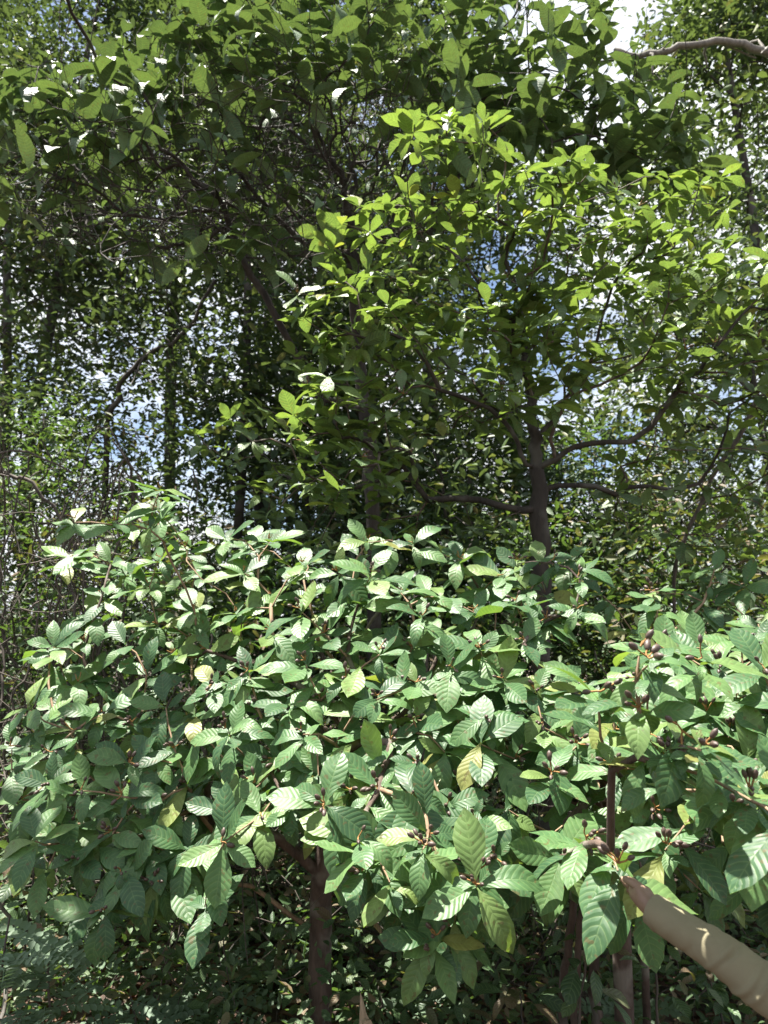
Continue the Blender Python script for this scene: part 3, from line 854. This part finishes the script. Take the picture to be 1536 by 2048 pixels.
# extra slim stems of the right shrub
rs = [o for o in bpy.data.objects if o.name == 'fruit_shrub.001'][0]
rb = np.array(rs.location)
for u0, u1, r, d in ((1128, 1150, .017, 2.55), (1150, 1165, .014, 2.5), (1190, 1195, .021, 2.6), (1290, 1260, .016, 2.6)):
    g = P(u0, 2060, d); g[2] = float(ground_z(g[0], g[1])) - .02
    pts = curve_pts([g, P(u0, 1980, d), P((u0 + u1) / 2 + 8, 1800, d), P(u1, 1600, d - .05)], 16, .006)
    t = Tubes(); t.add(pts, np.linspace(r, r * .7, 16), 8); link('stem', t.mesh('stem', M['shrub_bark']), rs, rb)

# the leaning sticks and the broken stake
def stick(a, b, r, label):
    pts = curve_pts([a, (a + b) / 2 + rng.normal(0, .02, 3), b], 10, .004)
    t = Tubes(); t.add(pts, np.linspace(r, r * .5, 10), 6, cap=True)
    tag(link('dry_stick', t.mesh('dry_stick', M['dry_stick'])), label, 'stick')
stick(P(0, 2040, 2.6), P(62, 1900, 2.9), .009, 'pale dry stick leaning at the bottom left corner')
stick(P(425, 1990, 3.0), P(490, 1860, 3.2), .005, 'thin pale straw leaning left of the brown trunk')
stick(P(-10, 1790, 2.6), P(25, 1870, 2.7), .008, 'grey dry stick under the leaves at the left edge')
stick(P(105, 1725, 2.7), P(160, 1800, 2.8), .006, 'short grey twig under the shaded left leaves')

def build_stake():
    top = P(727, 2022, 2.3); b = np.array([top[0] + .06, top[1] + .05, 0]); b[2] = float(ground_z(b[0], b[1])) - .04
    S = 10; V = []; F = []; H = 9
    for i in range(H):
        t = i / (H - 1); c = b + (top - b) * min(t, .93)
        for j in range(S):
            a = 6.2832 * j / S; r = (.030 - .006 * t) * (1 + .12 * math.sin(3 * a + 1))
            z = 0 if i < H - 1 else .07 * max(0, math.cos(a - 2.4)) ** 2 + random.uniform(-.006, .01)
            k = 1 if i < H - 1 else .72
            V.append([c[0] + k * r * math.cos(a), c[1] + k * r * math.sin(a), c[2] + z])
    for i in range(H - 1):
        for j in range(S): F.append([i * S + j, i * S + (j + 1) % S, (i + 1) * S + (j + 1) % S, (i + 1) * S + j])
    n = len(V); V.append(list(np.mean(V[-S:], 0) + np.array([0, 0, -.015])))
    me = bpy.data.meshes.new('wooden_stake')
    me.from_pydata([list(map(float, v)) for v in V], [], F + [[(H - 1) * S + j, (H - 1) * S + (j + 1) % S, n] for j in range(S)])
    me.materials.append(M['pale_wood'])
    tag(link('wooden_stake', me), 'pale broken wooden stake poking up at the bottom edge beside the brown trunk', 'stake')
build_stake()

# ------------------------------------------------------------------ saplings and feathery plants in the shade
SAP = [mesh_np('leaf', V, F, U, None, M['dark_leaf']) for V, F, U in SHRUB]
def sapling(u, v, d, h, n, leaf, label, lean=(0, 0)):
    top = P(u, v, d); b = np.array([top[0] + lean[0], top[1] + lean[1], 0]); b[2] = float(ground_z(b[0], b[1])) - .02
    o = thing('sapling', b, label, 'sapling', 'young plants in the shade below the shrubs')
    pts = curve_pts([b, b + (top - b) * .5 + rng.normal(0, .03, 3), top], 12, .006)
    t = Tubes(); t.add(pts, np.linspace(.007, .003, 12), 6); link('stem', t.mesh('stem', M['vine_bark']), o, b)
    LV = Leaves(SHRUB)
    for i in range(n):
        f = random.uniform(.35, 1) if i > 4 else 1.0
        c = pts[min(11, int(f * 11))]
        a = i * 2.4 + random.gauss(0, .3)
        off = np.array([math.cos(a), math.sin(a), .25]) * random.uniform(.0, .14)
        dd = norm(np.array([math.cos(a), math.sin(a), random.uniform(-.5, .25)]))
        LV.add(c + off, dd, np.array([0, -.25, 1]) + rng.normal(0, .2, 3), leaf * random.uniform(.6, 1.15))
    LV.arrays()
    for i in range(n):
        l = bpy.data.objects.new('leaf', SAP[LV.k[i]]); COL.objects.link(l); l.parent = o
        m = np.eye(4); m[:3, :3] = LV.rot[i] * LV.s[i]; m[:3, 3] = LV.p[i] - b
        l.matrix_basis = Matrix(m.tolist())
random.seed(91)
sapling(1300, 1880, 2.5, 0, 26, .11, 'shaded sapling just left of the sleeve elbow')
sapling(1420, 1960, 2.7, 0, 24, .11, 'shaded sapling under the reaching arm at the bottom right')
sapling(1180, 1900, 2.3, 0, 16, .12, 'sapling with one sunlit leaf between the slim right stems')
sapling(1040, 1990, 2.5, 0, 18, .13, 'low sapling with broad leaves at the bottom edge right of center')
sapling(760, 1960, 3.0, 0, 22, .10, 'dim sapling right of the thick brown trunk')
sapling(560, 1900, 3.3, 0, 24, .09, 'dim sapling left of the thick brown trunk')
sapling(300, 1920, 3.0, 0, 22, .10, 'dim sapling between the feathery fronds and the straw')
sapling(920, 1880, 3.2, 0, 24, .10, 'dark sapling behind the hanging sunlit spray')
sapling(80, 1640, 2.9, 0, 26, .11, 'sapling with small oval leaves at the left edge')
sapling(660, 2000, 2.7, 0, 14, .08, 'small seedling at the foot of the brown trunk')

def feather(o, b, p, d, up, L, pairs, lw):
    d = norm(d); side = norm(np.cross(d, up)); n = norm(np.cross(side, d))
    t = Tubes(); pts = np.array([p + d * L * x - np.array([0, 0, 1]) * .28 * L * x * x for x in np.linspace(0, 1, 9)])
    t.add(pts, np.linspace(.0025, .001, 9), 4)
    V, F, U = small_shape(.62, .1); Vs = [np.concatenate(t.V)]; Fs = [np.concatenate(t.F)]; Us = [np.full((t.n, 2), .5)]; off = t.n
    for i in range(pairs):
        x = .12 + .88 * i / (pairs - 1); c = p + d * L * x - np.array([0, 0, 1]) * .28 * L * x * x
        for s in (-1, 1):
            ld = norm(side * s + d * .35 + rng.normal(0, .08, 3)); sz = lw * (1 - .35 * abs(x - .5)) * random.uniform(.9, 1.1)
            r = frame(ld[None], (n + rng.normal(0, .12, 3))[None])[0]
            Vs.append(V @ r.T * sz + c); Fs.append(F + off); Us.append(U); off += len(V)
    VV = np.concatenate(Vs)
    link('frond', mesh_np('frond', VV, np.concatenate(Fs), np.concatenate(Us), np.full(len(VV), random.random()), M['fern_leaf'], smooth=False), o, b)

def feathery(u, v, d, n, L, label, spread=.12):
    top = P(u, v, d); b = np.array([top[0], top[1] + .05, 0]); b[2] = float(ground_z(b[0], b[1])) - .02
    o = thing('feathery_plant', b, label, 'plant', 'feathery plants near the ground')
    t = Tubes(); t.add(curve_pts([b, (b + top) / 2 + rng.normal(0, .02, 3), top], 9, .004), np.linspace(.006, .003, 9), 6); link('stem', t.mesh('stem', M['vine_bark']), o, b)
    for i in range(n):
        a = i * 2.39996; x = random.uniform(.55, 1); p = b + (top - b) * x
        feather(o, b, p, np.array([math.cos(a), math.sin(a) * .8 - .3, random.uniform(-.05, .5)]), np.array([0, -.3, 1.0]), L * random.uniform(.75, 1.15), 10, .046)
feathery(20, 1830, 2.35, 14, .28, 'feathery pinnate plant at the left edge near the bottom')
feathery(95, 1900, 2.45, 12, .26, 'feathery pinnate plant beside the pale stick at lower left')
feathery(260, 1990, 2.6, 12, .28, 'dim feathery plant at the bottom left of center')
feathery(400, 1985, 2.9, 12, .28, 'dim feathery plant near the leaning straw')
feathery(520, 1930, 3.4, 10, .26, 'dark feathery plant just left of the brown trunk foot')
feathery(1240, 2010, 2.9, 10, .26, 'dark feathery plant between the stems at the bottom right')
feathery(860, 2010, 3.1, 10, .26, 'dark feathery plant at the bottom edge below the sunlit spray')

# ------------------------------------------------------------------ uncountable ground cover
def stuff_cloud(name, n, box, size, mat, label, zfun, w=.5, flat=False):
    x = rng.uniform(box[0], box[1], n); y = rng.uniform(box[2], box[3], n)
    c = np.stack([x, y, ground_z(x, y) + zfun(n)], -1)
    V, F, U = small_shape(w)
    d = rng.normal(0, 1, (n, 3)); d[:, 2] *= .12 if flat else .5
    up = rng.normal(0, .25 if flat else .6, (n, 3)); up[:, 2] += 1
    rot = frame(d, up); s = size * rng.uniform(.5, 1.3, n)
    W = np.einsum('nij,vj->nvi', rot, V) * s[:, None, None] + c[:, None]
    FF = (F[None] + (np.arange(n) * len(V))[:, None, None]).reshape(-1, 4)
    o = link(name, mesh_np(name, W.reshape(-1, 3), FF, np.tile(U, (n, 1)), np.repeat(rng.random(n), len(V)), mat, smooth=False))
    tag(o, label, name.replace('_', ' '), kind='stuff')
stuff_cloud('leaf_litter', 24000, (-5, 5, 1.2, 9), .075, M['dead_leaf'], 'brown dead leaves lying on the forest floor', lambda n: rng.uniform(.005, .03, n), flat=True)
stuff_cloud('undergrowth', 34000, (-5.5, 5.5, 2.8, 9), .06, M['dark_leaf'], 'dense dark herbs and seedlings covering the forest floor', lambda n: rng.uniform(0, 1, n) ** 1.6 * .85)

def brushwood():
    t = Tubes()
    for _ in range(1100):
        if random.random() < .22: p = P(random.uniform(-80, 260), random.uniform(950, 1750), random.uniform(3.4, 5.5))
        else: p = P(random.uniform(-80, 1600), random.uniform(1500, 2050), random.uniform(2.9, 5.0))
        gz = float(ground_z(p[0], p[1]))
        if p[2] < gz: p[2] = gz + random.uniform(0, .15)
        d = norm(rng.normal(0, 1, 3) * np.array([1, .6, 1.2])); L = random.uniform(.2, .75)
        t.add(curve_pts([p, p + d * L * .5 + rng.normal(0, .05, 3), p + d * L + np.array([0, 0, -.1 * L])], 7, .008), np.linspace(.0035, .0012, 7) * random.uniform(.6, 1.4), 4)
    tag(link('brushwood', t.mesh('brushwood', M['vine_bark'])), 'tangle of fine dry twigs through the thicket and under the shrubs', 'twigs', kind='stuff')
stuff_cloud('low_herbs', 14000, (-3.2, 3.2, 2.75, 4.6), .062, M['dark_leaf'], 'low leafy herbs in deep shade right under the shrubs', lambda n: rng.uniform(0, 1, n) ** 1.4 * .6)
brushwood()

# ------------------------------------------------------------------ person reaching in from the right
M['skin'] = rough_material('skin_warm_brown', (.16, .10, .065), (.24, .155, .105), scale=14, rough=.55, bump=.12, stretch=(1, 1, 1), dist=.002)
def cloth_material(name, c):
    m, nt, N, L, bsdf, out = new_mat(name)
    tcn = N.new('ShaderNodeTexCoord')
    wv = N.new('ShaderNodeTexNoise'); wv.inputs['Scale'].default_value = 900; wv.inputs['Detail'].default_value = 2
    n2 = N.new('ShaderNodeTexNoise'); n2.inputs['Scale'].default_value = 22; n2.inputs['Detail'].default_value = 4
    L.new(tcn.outputs['Object'], wv.inputs['Vector']); L.new(tcn.outputs['Object'], n2.inputs['Vector'])
    cr = N.new('ShaderNodeValToRGB'); cr.color_ramp.elements[0].color = (*[x * .82 for x in c], 1); cr.color_ramp.elements[1].color = (*[x * 1.12 for x in c], 1)
    L.new(n2.outputs[0], cr.inputs[0]); L.new(cr.outputs[0], bsdf.inputs['Base Color'])
    bsdf.inputs['Roughness'].default_value = .9; bsdf.inputs['Specular IOR Level'].default_value = .15
    b1 = N.new('ShaderNodeBump'); b1.inputs['Strength'].default_value = .25; b1.inputs['Distance'].default_value = .001; L.new(wv.outputs[0], b1.inputs['Height'])
    b2 = N.new('ShaderNodeBump'); b2.inputs['Strength'].default_value = .35; b2.inputs['Distance'].default_value = .006; L.new(n2.outputs[0], b2.inputs['Height']); L.new(b1.outputs[0], b2.inputs['Normal'])
    L.new(b2.outputs[0], bsdf.inputs['Normal'])
    return m
M['shirt'] = cloth_material('khaki_shirt_cloth', (.19, .172, .112))
M['trousers'] = cloth_material('dark_trouser_cloth', (.05, .05, .06))
M['hair'] = rough_material('hair_black', (.008, .007, .006), (.02, .017, .015), scale=60, rough=.5)

def build_person():
    random.seed(3)
    wrist, elbow = P(1299, 1815, 1.43), P(1600, 2003, 1.22)
    sh = np.array([.88, .98, 1.33]); sh2 = np.array([1.25, .84, 1.33])
    hip = np.array([1.09, .88, .88]); neck = np.array([1.06, .92, 1.42])
    gz = float(ground_z(1.1, .86))
    base = np.array([1.09, .86, gz])
    o = thing('person', base, 'person in a khaki long-sleeved shirt reaching an arm into the shrub', 'person')
    Vv, E, Rr = [], [], []
    def v(p, r, par=None):
        Vv.append([float(x) for x in p]); Rr.append(r); i = len(Vv) - 1
        if par is not None: E.append((par, i))
        return i
    pel = v(hip, .12)
    sp = v((hip + neck) / 2 + np.array([0, -.01, 0]), .115, pel); ch = v(neck - np.array([0, 0, .14]), .12, sp); nk = v(neck + np.array([0, 0, .02]), .052, ch)
    hd = v(neck + np.array([-.015, .03, .10]), .075, nk); hd2 = v(neck + np.array([-.02, .04, .17]), .082, hd); hd3 = v(neck + np.array([-.02, .03, .23]), .055, hd2)
    v(neck + np.array([-.03, .125, .125]), .014, hd2)                        # nose
    v(neck + np.array([-.10, .02, .135]), .016, hd2); v(neck + np.array([.062, .03, .135]), .016, hd2)   # ears
    # reaching arm
    s1 = v(sh, .045, ch); ua = v((sh + elbow) / 2, .033, s1); el = v(elbow, .026, ua); fa = v((elbow + wrist) / 2, .024, el)
    wr = v(wrist, .020, fa)
    palm = v(P(1283, 1794, 1.460), .021, wr); kn = v(P(1271, 1783, 1.485), .0165, palm)
    tips = [((1262, 1772, 1.506), (1251, 1763, 1.528), (1241, 1756, 1.540), .0082), ((1267, 1778, 1.511), (1256, 1771, 1.532), (1247, 1764, 1.545), .0085),
            ((1270, 1786, 1.511), (1261, 1782, 1.528), (1253, 1778, 1.524), .0080), ((1274, 1793, 1.502), (1267, 1793, 1.515), (1262, 1790, 1.506), .0070)]
    for a, b, c, r in tips:
        i = v(P(*a), r * .92, kn); j = v(P(*b), r * .84, i); v(P(*c), r * .72, j)
    i = v(P(1280, 1776, 1.460), .0115, palm); j = v(P(1264, 1764, 1.485), .0095, i); v(P(1247, 1757, 1.515), .0075, j)
    # other arm hangs
    s2 = v(sh2, .055, ch); e2 = v(sh2 + np.array([.08, -.02, -.30]), .038, s2); w2 = v(sh2 + np.array([.07, .06, -.54]), .024, e2); p2 = v(sh2 + np.array([.065, .08, -.62]), .027, w2)
    for k in range(4):
        q = v(sh2 + np.array([.065, .055 + .018 * k, -.68]), .009, p2); v(sh2 + np.array([.055, .06 + .017 * k, -.73]), .008, q)
    q = v(sh2 + np.array([.05, .115, -.64]), .010, p2); v(sh2 + np.array([.045, .125, -.68]), .008, q)
    for s in (-1, 1):
        h = v(hip + np.array([.09 * s, 0, -.06]), .085, pel); k = v(np.array([hip[0] + .11 * s, hip[1] + .03, .48 + gz]), .055, h); a = v(np.array([hip[0] + .12 * s, hip[1], .08 + gz]), .036, k)
        v(np.array([hip[0] + .14 * s, hip[1] + .16, .03 + gz]), .034, a)
    me = bpy.data.meshes.new('body'); me.from_pydata(Vv, E, []); me.materials.append(M['skin'])
    b = link('body', me, o, base)
    m = b.modifiers.new('skin', 'SKIN'); m.use_smooth_shade = True
    for i, d in enumerate(me.skin_vertices[0].data): d.radius = (Rr[i], Rr[i]); d.use_root = (i == 0)
    ss = b.modifiers.new('sub', 'SUBSURF'); ss.levels = 2; ss.render_levels = 2
    # shirt: lofted torso and sleeves
    V, F = [], []
    def loft(pts, rx, ry, S=28, wr_amp=0., folds=(), xdir=None, inner=0):
        pts = np.array(pts); n = len(pts); t = np.gradient(pts, axis=0); t /= np.linalg.norm(t, axis=1)[:, None]
        st = len(V); x = norm(np.cross(t[0], [0, 0, 1.0] if abs(t[0][2]) < .8 else [0, 1.0, 0])) if xdir is None else np.array(xdir, float)
        ph = rng.uniform(0, 6.28, 6)
        for i in range(n):
            x = norm(x - t[i] * (x @ t[i])); y = np.cross(t[i], x); f = i / (n - 1)
            for j in range(S):
                a = 6.2832 * j / S
                k = 1 + wr_amp * (.5 * math.sin(2 * a + ph[0] + 9 * f) + .35 * math.sin(3 * a + ph[1] - 17 * f) + .3 * math.sin(5 * a + ph[2] + 31 * f))
                for f0, amp, wid, a0 in folds:
                    ff = f - f0 - .034 * math.sin(a - a0 * 1.7); k += 1.25 * amp * math.exp(-(ff / wid) ** 2) * (.5 + .5 * math.cos(a - a0 * 2.3 - 1)) ** 1.5
                V.append(list(pts[i] + x * rx[i] * k * math.cos(a) + y * ry[i] * k * math.sin(a)))
        for i in range(n - 1):
            for j in range(S): F.append([st + i * S + j, st + i * S + (j + 1) % S, st + (i + 1) * S + (j + 1) % S, st + (i + 1) * S + j])
    cuff = wrist + (elbow - wrist) * .015
    path = curve_pts([cuff, (cuff * .5 + elbow * .5) + np.array([0, 0, -.004]), elbow, (elbow + sh) / 2 + np.array([0, 0, -.01]), sh, sh + np.array([.09, -.03, .02])], 240, 0)
    f = np.linspace(0, 1, 240); rr = np.interp(f, [0, .03, .2, .4, .6, .8, 1], [.030, .032, .036, .043, .058, .070, .07])
    loft(path, rr, rr, 48, .03, folds=[(.04, .03, .012, 3.4), (.075, .035, .011, 2.2), (.118, -.05, .008, 2.6), (.15, .08, .008, 1.0), (.163, -.06, .006, .4), (.19, .12, .007, 2.3), (.203, -.08, .006, 2.1), (.228, .12, .009, .7), (.27, .10, .008, 2.4), (.29, .1, .008, 1.), (.32, .1, .008, 2.), (.012, .05, .004, 0), (.022, -.03, .003, 0)])
    # turned-in cuff
    inn = [path[0], path[0] + (path[16] - path[0]) * .5, path[16], path[32]]
    loft(inn, [.0295, .0290, .030, .031], [.0295, .0290, .030, .031], 48)
    path2 = curve_pts([sh2 + np.array([-.09, .02, .02]), sh2, sh2 + np.array([.08, -.02, -.30]), sh2 + np.array([.07, .06, -.52])], 40, 0)
    r2 = np.interp(np.linspace(0, 1, 40), [0, .3, .6, 1], [.07, .075, .06, .042]); loft(path2, r2, r2, 24, .03)
    tor = [hip + np.array([0, 0, -.14]), hip, (hip + neck) / 2, neck - np.array([0, 0, .17]), neck - np.array([0, 0, .07]), neck - np.array([0, 0, .02]), neck + np.array([0, 0, .03])]
    tp = curve_pts(tor, 30, 0); ff = np.linspace(0, 1, 30)
    loft(tp, np.interp(ff, [0, .2, .5, .68, .82, .9, 1], [.19, .18, .18, .20, .17, .08, .066]), np.interp(ff, [0, .2, .5, .7, .85, .92, 1], [.13, .125, .13, .135, .10, .07, .062]), 36, .02, xdir=(1, -.3, 0))
    me = bpy.data.meshes.new('shirt'); me.from_pydata(V, [], F); me.polygons.foreach_set('use_smooth', [True] * len(F)); me.materials.append(M['shirt'])
    link('shirt', me, o, base)
    V, F = [], []
    for s in (-1, 1):
        pp = curve_pts([hip + np.array([.06 * s, 0, .04]), hip + np.array([.09 * s, 0, -.10]), np.array([hip[0] + .11 * s, hip[1] + .03, .48 + gz]), np.array([hip[0] + .12 * s, hip[1], .06 + gz])], 30, 0)
        q = np.interp(np.linspace(0, 1, 30), [0, .2, .55, 1], [.12, .115, .08, .07]); loft(pp, q, q, 24, .025)
    me = bpy.data.meshes.new('trousers'); me.from_pydata(V, [], F); me.polygons.foreach_set('use_smooth', [True] * len(F)); me.materials.append(M['trousers'])
    link('trousers', me, o, base)
    V, F = [], []
    c = neck + np.array([-.02, .02, .17])
    pp = [c + np.array([0, 0, -.04]), c, c + np.array([0, 0, .05]), c + np.array([0, 0, .085]), c + np.array([0, 0, .10])]
    loft(pp, [.085, .098, .09, .06, .01], [.09, .105, .098, .065, .01], 20, .03, xdir=(1, 0, 0))
    me = bpy.data.meshes.new('hair'); me.from_pydata(V, [], F); me.polygons.foreach_set('use_smooth', [True] * len(F)); me.materials.append(M['hair'])
    link('hair', me, o, base)
build_person()
